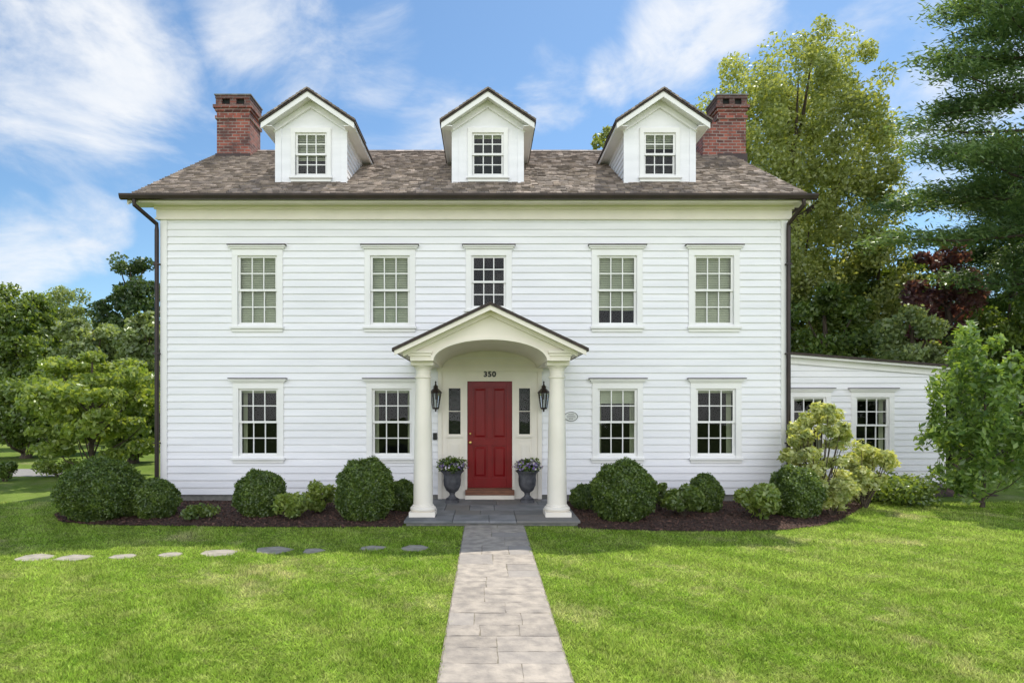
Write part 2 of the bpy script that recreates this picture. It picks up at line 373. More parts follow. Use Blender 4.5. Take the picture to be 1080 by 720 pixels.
# ------------------------------------------------------------------ ground
mb = MB(); mb.quad((-150, -60, 0), (150, -60, 0), (150, 200, 0), (-150, 200, 0)); tag(mb.build('lawn', M['lawn']), kind='structure')
LB = np.array([(-8.0, 12.2), (-7.75, 11.1), (-7.2, 10.45), (-6.5, 10.15), (-5.5, 10.1), (-4, 10.0), (-2.5, 9.95), (-1.36, 10.0)])
RB = np.array([(1.5, 9.85), (2.5, 9.7), (3.8, 9.62), (4.7, 9.75), (5.5, 10.1), (6.2, 10.7), (7, 11.6), (7.9, 12.6), (9.5, 13.2), (11.2, 13.4)])
def bed(tab, yb):
    mb = MB(); xs = np.linspace(tab[0, 0], tab[-1, 0], 60); ys = np.interp(xs, tab[:, 0], tab[:, 1])-D0+.03*np.sin(xs*9)
    for i in range(59):
        mb.quad((xs[i], ys[i], .012), (xs[i+1], ys[i+1], .012), (xs[i+1], yb, .05), (xs[i], yb, .05))
    return mb
tag(bed(LB, .6).build('mulch_bed', M['mulch']), kind='structure')
tag(bed(RB, 1.9).build('mulch_bed', M['mulch']), kind='structure')
n = 26000; X = np.concatenate([RNG.uniform(-7.9, -1.4, n//2), RNG.uniform(1.52, 8.5, n//2)])
lo = np.where(X < 0, np.interp(X, LB[:, 0], LB[:, 1]), np.interp(X, RB[:, 0], RB[:, 1]))-D0
hi = np.where(X > 6.1, 1.7, -.02); Y = lo-.04+(hi-lo)*RNG.uniform(0, 1, n)**1.2
Zc = .02+.038*np.clip((Y-lo)/(1e-3+(np.where(X<0,.6,1.9)-lo)),0,1)
V, Fq = leafgeo(np.stack([X, Y, Zc+RNG.uniform(0, .018, n)], 1), .022, .4, RNG, nrm=np.tile([0, 0, 1.], (n, 1)), spread=.7)
tag(link('mulch', npmesh('mulch', V, Fq, 4), M['chip']), 'reddish brown bark mulch scattered over the beds below the front wall', 'mulch', kind='stuff')
# path
PX0, PX1 = -.335, .62
mb = MB(); mb.box(PX0-.01, PX1+.01, -11.5, -2.42, -.05, .019); tag(mb.build('path_bedding', M['joint']), kind='structure')
mb = MB(); y = -2.45
rr = random.Random(8)
def slab(mb, x0, x1, y0, y1, z):
    j = lambda: rr.uniform(-.007, .007); g = .004
    pts = []
    for (ax, ay, bx, by) in ((x0+g, y0+g, x1-g, y0+g), (x1-g, y0+g, x1-g, y1-g), (x1-g, y1-g, x0+g, y1-g), (x0+g, y1-g, x0+g, y0+g)):
        k = max(2, int(math.hypot(bx-ax, by-ay)/.09))
        for i in range(k): t = i/k; pts.append((ax+(bx-ax)*t+j(), ay+(by-ay)*t+j()))
    n_ = len(pts); mb.add([(a, b, 0) for a, b in pts]+[(a, b, z+rr.uniform(-.0012, .0012)) for a, b in pts]+[((x0+x1)/2, (y0+y1)/2, z)],
        [(i, (i+1) % n_, n_+(i+1) % n_, n_+i) for i in range(n_)]+[(n_+i, n_+(i+1) % n_, 2*n_) for i in range(n_)])
W_ = PX1-PX0
while y > -11.3:
    l = rr.choice([.26, .32, .4, .5, .56]); y1 = y-l
    cuts = rr.choice([[.5], [.36], [.64], [.3, .66], [.24, .7], [.55], [.42], [.33, .6], []] if l < .45 else [[.34], [.62], [.3, .68], [.45]])
    xs = [PX0]+[PX0+W_*c for c in cuts]+[PX1]
    for i in range(len(xs)-1):
        z = .024+rr.uniform(-.0015, .0015)
        if rr.random() < .55 and l > .38:
            ym = y-l*rr.uniform(.35, .65); slab(mb, xs[i], xs[i+1], ym, y, z); slab(mb, xs[i], xs[i+1], y1, ym, z-.001)
        else: slab(mb, xs[i], xs[i+1], y1, y, z)
    y = y1
tag(mb.build('path', M['stone']), kind='structure')
mb = MB(); mb.quad((-60, 4.0, .006), (-11.2, 4.6, .006), (-11.6, 6.6, .006), (-60, 6.4, .006)); tag(mb.build('driveway', M['road']), kind='structure')
ords = ['first', 'second', 'third', 'fourth', 'fifth', 'sixth', 'seventh', 'eighth', 'ninth']
stones = [(37, 588, 36), (78, 588, 34), (130, 587, 26), (180, 585, 26), (231, 583, 36), (288, 580, 38), (330, 581, 24), (393, 578, 28), (437, 578, 30)]
SC = []
for i, (px, py, w) in enumerate(stones):
    d = F*EYE/(py-427); x, y, _ = P(px, py, d); hw = w*d/F/2*1.1; SC.append((x, y, hw))
    pts = []
    nk = rr.choice([5, 6, 7]); a0 = rr.uniform(0, 1)
    for k in range(nk):
        a = a0+2*PI*k/nk+rr.uniform(-.25, .25); r = rr.uniform(.85, 1.12); pts.append((x+math.cos(a)*hw*r, y+math.sin(a)*hw*.85*r))
    mb = MB(); n_ = len(pts); mb.add([(a, b, -.03) for a, b in pts]+[(a, b, .009) for a, b in pts], [tuple(range(n_, 2*n_))]+[(j, (j+1) % n_, n_+(j+1) % n_, n_+j) for j in range(n_)])
    tag(mb.build('stepping_stone', M['stepstone'], loc=(x, y, 0), bevel=.004), 'flat irregular pale stepping stone in the grass, %s from the left' % ords[i], 'stepping stone', 'stepping stones across the left lawn')
# grass blades
n = 520000
dd = 4.0+(12.6-4.0)*RNG.uniform(0, 1, n)**1.3
X = RNG.uniform(-1, 1, n)*(.86*dd+1.0)+.04*dd
Y = dd-D0
edge = .018*np.sin(Y*7)+.012*np.sin(Y*19+1)
keep = ~((X > PX0+edge*.6) & (X < PX1-edge*.6))
bl = (X > -8) & (X < -1.3) & (dd > np.interp(X, LB[:, 0], LB[:, 1])-.02)
br_ = (X > 1.4) & (X < 11.2) & (dd > np.interp(X, RB[:, 0], RB[:, 1])-.02)
po = (X > -1.4) & (X < 1.62) & (dd > 9.98)
keep &= ~bl & ~br_ & ~po
for x, y, hw in SC: keep &= ~((((X-x)/hw)**2+((Y-y)/(hw*.85))**2) < .78)
X = X[keep]; Y = Y[keep]; n = len(X)
tuft = np.sin(X*11+3*np.sin(Y*5))*np.sin(Y*13+2*np.sin(X*7))
hh = RNG.uniform(.014, .040, n)*(1+.3*np.sin(X*3.1+np.sin(Y*2.3))*np.sin(Y*2.7)+.28*tuft); a = RNG.uniform(0, 2*PI, n); wd = RNG.uniform(.0025, .005, n)*(1+.07*(Y+D0))
lean = RNG.normal(size=(n, 2))*.022
V = np.empty((n, 3, 3)); V[:, 0] = np.stack([X-np.cos(a)*wd, Y-np.sin(a)*wd, np.zeros(n)], 1); V[:, 1] = np.stack([X+np.cos(a)*wd, Y+np.sin(a)*wd, np.zeros(n)], 1)
V[:, 2] = np.stack([X+lean[:, 0], Y+lean[:, 1], hh], 1)
tag(link('grass', npmesh('grass', V.reshape(-1, 3), np.arange(n*3).reshape(-1, 3), 3), M['grass']), 'short mown green grass covering the front lawn', 'grass', kind='stuff')

# ------------------------------------------------------------------ house
X0, X1 = -6.54, 6.08; ZT = 5.80
house = empty('house', (-.23, 0, 0), 'large white clapboard colonial house with red front door, three dormers and two brick chimneys', 'house')
def clap(mb, org, U, Nn, W, z0, z1, openings=(), expo=.145, topfn=None):
    org = Vector(org); U = Vector(U); Nn = Vector(Nn)
    zs = [z0]; z = z0
    while z < z1-1e-6:
        z = min(z+expo, z1); zs.append(z)
    for i in range(len(zs)-1):
        a, b = zs[i], zs[i+1]
        br = sorted({a, b} | {o[2] for o in openings if a < o[2] < b} | {o[3] for o in openings if a < o[3] < b})
        for p, q in zip(br[:-1], br[1:]):
            iv = [(0, W)]; mid = (p+q)/2
            if topfn: iv = [(0, min(W, topfn(q)))] if topfn(q) > 0 else []
            for o in openings:
                if o[2] < mid < o[3]:
                    ni = []
                    for s, e in iv:
                        if o[1] <= s or o[0] >= e: ni.append((s, e))
                        else:
                            if o[0] > s: ni.append((s, o[0]))
                            if o[1] < e: ni.append((o[1], e))
                    iv = ni
            op = .03-.024*(p-a)/(b-a); oq = .03-.024*(q-a)/(b-a)
            for s, e in iv:
                A = org+U*s; B = org+U*e
                v = [A+Nn*op+Vector((0, 0, p)), B+Nn*op+Vector((0, 0, p)), B+Nn*oq+Vector((0, 0, q)), A+Nn*oq+Vector((0, 0, q))]
                if p == a:
                    v += [A+Nn*.0+Vector((0, 0, p)), B+Nn*.0+Vector((0, 0, p))]
                    mb.add(v, [(0, 1, 2, 3), (4, 5, 1, 0)])
                else: mb.add(v, [(0, 1, 2, 3)])
WIN = []
for px in (272.0, 411.5, 650.5, 752.5): WIN.append((PX(px, 12.5), 3.61, 5.0, .80, 'up'))
WIN.append((PX(515.5, 12.5), 3.95, 5.0, .70, 'center'))
for px in (273.0, 413.5, 651.0, 754.5): WIN.append((PX(px, 12.5), .96, 2.31, .80, 'down'))
AY = 1.8
AWIN = [(PX(853, 14.3), .86, 2.16, .77, 'annex'), (PX(919.5, 14.3), .86, 2.16, .77, 'annex')]
DCX = .087
ops = [(c-w/2-X0, c+w/2-X0, zb, zt) for c, zb, zt, w, _ in WIN]+[(DCX-.97-X0, DCX+.97-X0, .1, 2.76)]
mb = MB(); clap(mb, (X0, 0, 0), (1, 0, 0), (0, -1, 0), X1-X0, .17, ZT, ops)
clap(mb, (X0, 8, 0), (0, -1, 0), (-1, 0, 0), 8, .17, ZT); clap(mb, (X1, 0, 0), (0, 1, 0), (1, 0, 0), 8, .17, ZT)
mb.quad((X0, 8, .17), (X1, 8, .17), (X1, 8, ZT), (X0, 8, ZT))
for x in (X0, X1): mb.add([(x, 0, ZT), (x, 8, ZT), (x, 8, 6.2), (x, 4, 8.6), (x, 0, 6.2)], [(0, 1, 2, 3, 4)])
me = bpy.data.meshes.new('wall'); me.from_pydata(mb.v, [], mb.f); me.update(); link('wall', me, M['clap'], house)
mb = MB(); mb.box(X0+.01, X1-.01, .012, 8, -.05, .17); mb.build('foundation', M['foundation'], house)
mb = MB(); mb.box(X0-.035, X0+.1, -.045, .0, .17, 5.72); mb.build('corner_board', M['white'], house)
mb = MB(); mb.box(X1-.1, X1+.035, -.045, .0, .17, 5.72); mb.build('corner_board', M['white'], house)
mb = MB(); mb.box(X0+.05, X1-.05, .3, 7.9, 2.85, 2.95); mb.box(X0+.05, X1-.05, .3, 7.9, 5.6, 5.7); mb.box(X0+.05, X1-.05, 1.6, 1.7, .17, 5.6); mb.box(X0+.05, X1-.05, .3, 1.6, .17, .2); mb.build('interior_partition', M['dark'], house)
# cornice
mb = MB()
mb.box(X0-.10, X1+.10, -.07, 0, 5.72, 5.985); mb.box(X0-.13, X1+.13, -.11, -.07, 5.92, 5.985); mb.box(X0-.12, X1+.12, -.09, -.07, 5.72, 5.755)
mb.box(-7.0, 6.36, -.42, .02, 5.985, 6.01); mb.box(-7.0, 6.36, -.45, -.42, 5.95, 6.045)
mb.build('cornice', M['trim'], house)
# main roof
TANR = .607; EZ = 6.06; EY = -.45; RY = 4.0; RZ = EZ+TANR*(RY-EY)
def roofz(y): return EZ+TANR*(y-EY)
RX0, RX1 = -7.05, 6.4
mb = MB()
mb.prism_x([(EY, EZ-.06), (RY, RZ-.06), (8.45, EZ-.06), (8.45, EZ-.005), (RY, RZ-.005), (EY, EZ-.005)], RX0, RX1)
roof = mb.build('roof', M['roofedge'], house)
def shingles(mb, O, U, V, W, Ln, expo, rr, wmin=.09, wmax=.2, th=.022):
    O = Vector(O); U = Vector(U).normalized(); V = Vector(V).normalized(); Nn = U.cross(V).normalized()
    if Nn.z < 0: Nn = -Nn
    v = 0
    while v < Ln-.01:
        u = 0; v1 = min(v+expo*1.08, Ln)
        while u < W:
            w = rr.uniform(wmin, wmax); u1 = min(u+w, W); j = rr.uniform(-.018, .012); t = th*rr.uniform(.7, 1.5)
            A = O+U*(u+.004)+V*(v+j); B = O+U*(u1-.004)+V*(v+j); C = O+U*(u1-.004)+V*v1; D = O+U*(u+.004)+V*v1
            mb.add([A+Nn*t, B+Nn*t*rr.uniform(.8, 1.2), C+Nn*.002, D+Nn*.002, A, B], [(0, 1, 2, 3), (4, 5, 1, 0), (4, 0, 3), (5, 2, 1)])
            u = u1
        v += expo
mb = MB(); sl = math.hypot(RY-EY, RZ-EZ)
shingles(mb, (RX0, EY, EZ), (1, 0, 0), (0, RY-EY, RZ-EZ), RX1-RX0, sl, .135, random.Random(3))
shingles(mb, (RX1, 8.45, EZ), (-1, 0, 0), (0, RY-8.45, RZ-EZ), RX1-RX0, sl, .27, random.Random(5), .2, .4)
x = RX0
while x < RX1-.05:
    mb.add([(x, RY-.13, RZ-.045), (x+.24, RY-.13, RZ-.045), (x+.24, RY, RZ+.045), (x, RY, RZ+.045), (x, RY+.13, RZ-.045), (x+.24, RY+.13, RZ-.045)], [(0, 1, 2, 3), (3, 2, 5, 4)]); x += .245
me = bpy.data.meshes.new('shingles'); me.from_pydata(mb.v, [], mb.f); me.update(); link('shingles', me, M['shingle'], roof)
for x in (RX0+.03, RX1-.06):
    mb = MB(); mb.prism_x([(EY+.02, EZ-.065), (RY, RZ-.065), (8.43, EZ-.065), (8.43, EZ-.22), (RY, RZ-.22), (EY+.02, EZ-.16)], x, x+.03)
    mb.build('rake_board', M['trim'], house)
mb = MB(); gz = 6.0
prof = [(-.455, gz+.065), (-.455, gz), (-.50, gz-.03), (-.555, gz-.02), (-.58, gz+.04), (-.585, gz+.075), (-.57, gz+.075), (-.55, gz+.02), (-.5, gz+.0), (-.468, gz+.02), (-.468, gz+.065)]
mb.prism_x(prof, RX0-.05, RX1+.05); mb.build('gutter', M['bronze'], house)
for xe, xg in ((X0-.075, X0-.3), (X1+.02, X1+.12)):
    mb = MB(); mb.tube([(xg, -.5, gz-.02), (xg, -.5, gz-.12), (xe, -.10, 5.62), (xe, -.095, 5.5), (xe, -.095, .12), (xe, -.25, .06)], .042, 10)
    for z in (1.2, 3.0, 4.8): mb.box(xe-.055, xe+.055, -.14, -.03, z, z+.03)
    mb.build('downspout', M['bronze'], house, smooth=True)

def window(cx, zb, zt, w, y0, kind, parent, cas=.115, cap=True, shade=None):
    x0, x1 = cx-w/2, cx+w/2; ya = y0-.045; yb = y0+.07
    mb = MB()
    mb.box(x0-cas, x0, ya, yb, zb-.05, zt); mb.box(x1, x1+cas, ya, yb, zb-.05, zt)
    mb.box(x0-cas, x1+cas, ya, yb, zt, zt+cas*1.15)
    o = mb.build('window', M['white'], parent, bevel=.004)
    mb = MB(); mb.box(x0-cas-.03, x1+cas+.03, ya-.045, ya+.02, zb-.085, zb-.045); mb.box(x0, x1, ya+.02, yb, zb-.045, zb); mb.box(x0-cas, x1+cas, ya-.002, ya+.04, zb-.15, zb-.087)
    mb.build('sill', M['white'], o)
    if cap:
        mb = MB(); zc = zt+cas*1.15
        mb.box(x0-cas-.03, x1+cas+.03, ya-.03, ya+.04, zc+.002, zc+.035); mb.box(x0-cas-.06, x1+cas+.06, ya-.06, ya+.04, zc+.037, zc+.065)
        mb.build('window_cap', M['white'], o)
        mb = MB(); mb.box(x0-cas-.075, x1+cas+.075, ya-.075, ya+.05, zc+.067, zc+.085); mb.build('cap_flashing', M['bronze'], o)
    zm = (zb+zt)/2; fr = .045
    mb = MB(); gm = MB()
    for (a, b, ys) in ((zm-.02, zt, y0+.0), (zb, zm+.02, y0+.032)):
        mb.box(x0, x0+fr, ys, ys+.03, a, b); mb.box(x1-fr, x1, ys, ys+.03, a, b)
        mb.box(x0+fr, x1-fr, ys, ys+.03, b-fr*.85, b); mb.box(x0+fr, x1-fr, ys, ys+.03, a, a+fr*.95)
        gx0, gx1, ga, gb = x0+fr, x1-fr, a+fr*.95, b-fr*.85
        for k in (1, 2):
            xm = gx0+(gx1-gx0)*k/3; mb.box(xm-.01, xm+.01, ys+.003, ys+.027, ga, gb)
        zz = (ga+gb)/2; mb.box(gx0, gx1, ys+.005, ys+.025, zz-.01, zz+.01)
        gm.quad((gx0, ys+.015, ga), (gx1, ys+.015, ga), (gx1, ys+.015, gb), (gx0, ys+.015, gb))
    mb.build('sash', M['white'], o); gm.build('pane', M['glass'], o)
    if kind != 'center':
        mb = MB(); yb_ = y0+.10; z = zt-.03
        stop = shade if shade is not None else {'up': zb+.02, 'down': zt-.08, 'annex': zt-.1, 'dormer': zt-.1}[kind]
        mb.box(x0+.01, x1-.01, yb_-.02, yb_+.02, zt-.05, zt)
        while z > stop:
            mb.add([(x0+.015, yb_-.014, z-.016), (x1-.015, yb_-.014, z-.016), (x1-.015, yb_+.014, z+.019), (x0+.015, yb_+.014, z+.019)], [(0, 1, 2, 3)]); z -= .036
        mb.build('blind', M['blind'], o)
        if kind in ('down', 'annex'):
            for s in (0, 1):
                mb = MB()
                xs = np.linspace(x0+.01, x0+w*.13, 12) if s == 0 else np.linspace(x1-w*.13, x1-.01, 12)
                for i in range(11):
                    ya_, yb2 = y0+.2+.02*math.sin(i*1.6), y0+.2+.02*math.sin((i+1)*1.6)
                    mb.quad((xs[i], ya_, zb+.03), (xs[i+1], yb2, zb+.03), (xs[i+1], yb2, zt), (xs[i], ya_, zt))
                mb.build('curtain', M['blind'], o)
    if kind == 'dormer':
        mb = MB(); mb.box(x0-.1, x1+.1, y0+.2, y0+.22, zb-.1, zt+.1); mb.build('dark_backing', M['dark'], o)  # dark sheet added behind the glass, room shade put into its colour
    return o
for i, (c, zb, zt, w, k) in enumerate(WIN): window(c, zb, zt, w, 0, k, house, shade={7: 2.0, 2: 3.9}.get(i))
# dormers
for cx, which in ((-3.70, 'left'), (.05, 'middle'), (3.70, 'right')):
    yf = .6; hw = .735; zb = 6.62; wz0, wz1, ww = 6.86, 7.75, .67; RHW = .98; ZP, ZL = 8.54, 7.885
    kk = (ZP-ZL)/RHW
    mb = MB()
    mb.box(cx-hw, cx-ww/2, yf, yf+.06, zb, 7.82); mb.box(cx+ww/2, cx+hw, yf, yf+.06, zb, 7.82); mb.box(cx-ww/2, cx+ww/2, yf, yf+.06, zb, wz0); mb.box(cx-ww/2, cx+ww/2, yf, yf+.06, wz1, 7.82)
    zu = lambda x: ZP-.075-kk*abs(x)
    mb.add([(cx-hw, yf, 7.82), (cx+hw, yf, 7.82), (cx+hw, yf, zu(hw)), (cx, yf, zu(0)), (cx-hw, yf, zu(hw))], [(0, 1, 2, 3, 4)])
    mb.box(cx-hw-.03, cx-hw+.1, yf-.02, yf, zb+.05, 7.84); mb.box(cx+hw-.1, cx+hw+.03, yf-.02, yf, zb+.05, 7.84)
    for s in (-1, 1):
        z = 6.6
        while z < 7.93:
            z2 = min(z+.13, 7.95); yr = lambda q: (q-EZ)/TANR+EY+.05
            xa = cx+s*(hw+.02); xb = cx+s*(hw+.004)
            mb.add([(xa, yf, z), (xa, max(yr(z), yf+.01), z), (xb, max(yr(z2), yf+.02), z2), (xb, yf, z2), (cx+s*hw, yf, z), (cx+s*hw, max(yr(z), yf+.01), z)], [(0, 1, 2, 3), (4, 5, 1, 0)]); z = z2
    dm = mb.build('dormer', M['clap'], house); dm['label'] = which+' white gabled dormer'
    mb = MB()
    mb.chevron(cx, RHW-.01, ZP, ZL, .045, .16, yf-.30, yf-.27); mb.chevron(cx, RHW-.04, ZP-.03, ZL, .055, .075, yf-.27, yf); mb.chevron(cx, hw+.06, ZP-.03, ZP-.03-kk*(hw+.06), .08, .2, yf-.035, yf-.001); mb.chevron(cx, hw+.05, ZP-.03, ZP-.03-kk*(hw+.05), .2, .235, yf-.06, yf-.001)
    for s in (-1, 1):
        xa, xb = sorted((cx+s*(RHW-.04), cx+s*(RHW-.01))); mb.box(xa, xb, yf-.27, 2.45, ZL-.12, ZL-.045)
        xa, xb = sorted((cx+s*(hw+.005), cx+s*(RHW-.04))); mb.box(xa, xb, yf-.27, 2.4, ZL-.10, ZL-.085)
    mb.build('dormer_trim', M['white'], dm)
    mb = MB()
    for s in (-1, 1):
        q = [Vector((cx, yf-.33, ZP)), Vector((cx+s*(RHW+.02), yf-.33, ZL-.013)), Vector((cx+s*(RHW+.02), 2.62, ZL-.013)), Vector((cx, 3.74, ZP))]
        mb.add([p for p in q]+[p-Vector((0, 0, .045)) for p in q], [(0, 1, 2, 3), (7, 6, 5, 4), (0, 4, 5, 1), (1, 5, 6, 2), (2, 6, 7, 3)])
    mb.build('dormer_roof', M['roofedge'], dm)
    mb = MB(); rg = random.Random(17)
    for s in (-1, 1):
        t = 0.0
        while t < 1:
            t1 = min(1, t+.075); a_, b_ = Vector((cx+s*(RHW+.02)*t, 0, ZP-(ZP-ZL+.013)*t)), Vector((cx+s*(RHW+.02)*t1, 0, ZP-(ZP-ZL+.013)*t1))
            ya_ = yf-.345-rg.uniform(0, .015); up_ = Vector((0, 0, .022))
            mb.add([Vector((a_.x, ya_, a_.z))+up_, Vector((b_.x, ya_, b_.z))+up_*1.6, Vector((b_.x, 1.5, b_.z))+up_*1.6, Vector((a_.x, 1.5, a_.z))+up_, Vector((a_.x, ya_, a_.z-.01)), Vector((b_.x, ya_, b_.z-.01))], [(0, 1, 2, 3), (4, 5, 1, 0)])
            t = t1
    mb.build('dormer_shingles', M['shingle'], dm)
    window(cx, wz0, wz1, ww, yf+.0, 'dormer', house, cas=.09, cap=False, shade={'left': 7.2, 'middle': None, 'right': 7.45}[which])
# chimneys
def chimney(x0, x1, y0, y1, sh=None):
    mb = MB(); zt = 9.95
    mb.box(x0, x1, y0, y1, 0, zt-.60)
    mb.box(x0-.035, x1+.035, y0-.035, y1+.035, zt-.60, zt-.52); mb.box(x0, x1, y0, y1, zt-.52, zt-.40)
    mb.box(x0-.035, x1+.035, y0-.035, y1+.035, zt-.40, zt-.33); mb.box(x0-.075, x1+.075, y0-.075, y1+.075, zt-.33, zt-.25)
    # brick legs with openings between them, then the top course
    wl = (x1-x0)
    for a in (0, .43, .86): mb.box(x0-.02+wl*a, x0-.02+wl*a+wl*.19, y0-.02, y1+.02, zt-.25, zt-.08)
    mb.box(x0-.03, x1+.03, y0-.03, y1+.03, zt-.08, zt)
    if sh: mb.box(sh[0], sh[1], y0-.02, y1-.1, 7.9, 9.1); mb.box(sh[0]+.12, sh[1], y0-.02, y1-.1, 9.1, 9.26)
    o = mb.build('chimney', M['brick'], house)
    mb = MB(); mb.box(x0+.03, x1-.03, y0+.04, y1-.04, zt-.25, zt-.081); mb.build('flue', M['dark'], o)
    mb = MB(); mb.box(x0-.05, x1+.05, y0-.05, y1+.05, zt, zt+.03); mb.build('chimney_cap', M['foundation'], o)
    mb = MB(); mb.box(x0-.02, x1+.02, y0-.05, y0-.022, roofz(y0)-.3, roofz(y0)+.05); mb.build('flashing', M['bronze'], o)
chimney(-6.93, -6.08, 3.4, 4.15)
chimney(6.0, 6.72, 3.4, 4.15, (5.60, 6.0))

# ------------------------------------------------------------------ portico
pc = .08; pk = .74/1.57; PZ0, PZL, PHW = 3.66, 2.92, 1.57; YF = -2.2
mb = MB()
for s in (-1, 1):
    q = [Vector((pc, YF-.30, PZ0)), Vector((pc+s*(PHW+.03), YF-.30, PZL-.014)), Vector((pc+s*(PHW+.03), -.03, PZL-.014)), Vector((pc, -.03, PZ0))]
    mb.add(q+[p-Vector((0, 0, .05)) for p in q], [(0, 1, 2, 3), (7, 6, 5, 4), (0, 4, 5, 1), (1, 5, 6, 2), (2, 6, 7, 3)])
body = MB(); AH, AZ, AT = .95, 2.72, 3.07
def arch(x):
    x = abs(x)
    return AZ+(AT-AZ)*math.sqrt(max(0, 1-(x/AH)**2)) if x < AH else AZ
xs = [-AH*math.cos(PI*i/28) for i in range(29)]
un = lambda x: PZ0-.09-pk*abs(x)
allx = [-1.34]+xs+[1.34]
for i in range(len(allx)-1):
    a, b = allx[i], allx[i+1]
    body.quad((pc+a, YF, arch(a)), (pc+b, YF, arch(b)), (pc+b, YF, un(b)), (pc+a, YF, un(a)))
for i in range(28):
    a, b = xs[i], xs[i+1]
    body.quad((pc+a, YF, arch(a)), (pc+b, YF, arch(b)), (pc+b, -.03, arch(b)), (pc+a, -.03, arch(a)))
    f = 1.06
    body.add([(pc+a, YF-.025, arch(a)), (pc+b, YF-.025, arch(b)), (pc+b*f, YF-.025, AZ+(arch(b)-AZ)*1.14), (pc+a*f, YF-.025, AZ+(arch(a)-AZ)*1.14),
              (pc+a, YF, arch(a)), (pc+b, YF, arch(b)), (pc+b*f, YF, AZ+(arch(b)-AZ)*1.14), (pc+a*f, YF, AZ+(arch(a)-AZ)*1.14)], [(0, 1, 2, 3), (4, 5, 1, 0), (2, 6, 7, 3)])
for s in (-1, 1):
    xa, xb = sorted((pc+s*.955, pc+s*1.34)); body.box(xa, xb, YF+.002, -.03, AZ, un(1.34)+.02)
    xa, xb = sorted((pc+s*.97, pc+s*1.40)); body.box(xa, xb, YF-.06, -.03, 2.845, 2.885)
    xa, xb = sorted((pc+s*.985, pc+s*1.37)); body.box(xa, xb, YF-.03, -.03, 2.80, 2.843)
portico = body.build('portico', M['trim'], house)
mb.build('portico_roof', M['roofedge'], portico)
mb = MB(); mb.chevron(pc, PHW-.005, PZ0, PZL, .052, .13, YF-.27, YF-.235); mb.chevron(pc, PHW-.03, PZ0-.014, PZL, .06, .08, YF-.235, -.03)
mb.chevron(pc, 1.45, PZ0-.07, PZ0-.07-pk*1.45, .02, .12, YF-.07, YF-.001); mb.chevron(pc, 1.48, PZ0-.07, PZ0-.07-pk*1.48, .012, .05, YF-.13, YF-.07)
mb.build('pediment_moulding', M['trim'], portico)
for s in (-1, 1):
    x = pc+s*1.155; yc = -1.86; mb = MB()
    mb.box(x-.22, x+.22, yc-.22, yc+.22, .085, .165)
    mb.lathe(x, yc, [(.20, .165), (.222, .19), (.222, .215), (.2, .24), (.185, .245), (.185, .262), (.168, .275)]+[(.168-.042*(t/10)**1.6, .275+(2.44-.275)*t/10) for t in range(1, 11)]+
             [(.145, 2.445), (.148, 2.46), (.145, 2.475), (.126, 2.48), (.126, 2.585), (.14, 2.59), (.14, 2.605), (.175, 2.645), (.175, 2.655)], 36)
    mb.box(x-.19, x+.19, yc-.19, yc+.19, 2.655, 2.718)
    mb.build('column', M['trim'], portico, smooth=True)
mb = MB(); mb.box(-1.30, 1.52, -2.38, -.02, -.03, .045); mb.build('porch_base', M['foundation'], portico)
mb = MB(); rr2 = random.Random(9); y = -2.42
while y < -.1:
    y1 = min(y+rr2.choice([.45, .6, .5]), -.03); x = -1.34
    while x < 1.56:
        x1 = min(x+rr2.choice([.45, .6, .8, .95]), 1.56)
        if 1.56-x1 < .2: x1 = 1.56
        mb.box(x+.004, x1-.004, y+.004, y1-.004, .046, .084+rr2.uniform(-.001, .001)); x = x1
        if x >= 1.56: break
    y = y1
mb.build('porch_floor', M['bluestone'], portico, bevel=.005)
# entry surround
mb = MB(); dx0, dx1, dz0, dz1 = DCX-.455, DCX+.455, .305, 2.46
sl0, sl1 = (-.775, -.475), (.65, .935)
mb.box(-.90, 1.08, -.03, .0, dz1+.04, 2.765)
for i in range(28):
    a, b = xs[i], xs[i+1]; mb.quad((pc+a, -.029, 2.70), (pc+b, -.029, 2.70), (pc+b, -.029, arch(b)+.01), (pc+a, -.029, arch(a)+.01))
for a, b in ((-.90, sl0[0]), (sl0[1], dx0-.0), (dx1, sl1[0]), (sl1[1], 1.08)): mb.box(a, b, -.03, .04, .085, dz1+.04)
for a, b in (sl0, sl1):
    mb.box(a, b, -.03, .04, 2.35, dz1+.04); mb.box(a, b, -.02, .04, .085, 1.36); mb.box(a-.01, b+.01, -.06, -.0305, 1.33, 1.365)
    mb.box(a+.05, b-.05, -.035, -.0205, .5, 1.2); mb.box(a+.08, b-.08, -.045, -.0355, .53, 1.17)
mb.box(dx0-.06, dx0-.0, -.055, -.0305, .33, dz1+.0); mb.box(dx1, dx1+.06, -.055, -.0305, .33, dz1+.0); mb.box(dx0-.06, dx1+.06, -.055, -.0305, dz1+.001, dz1+.07)
mb.box(-.96, -.88, -.06, -.0305, .085, 2.66); mb.box(1.06, 1.14, -.06, -.0305, .085, 2.66); mb.box(-.98, 1.16, -.08, -.031, 2.662, 2.74)
mb.build('door_surround', M['trim'], house)
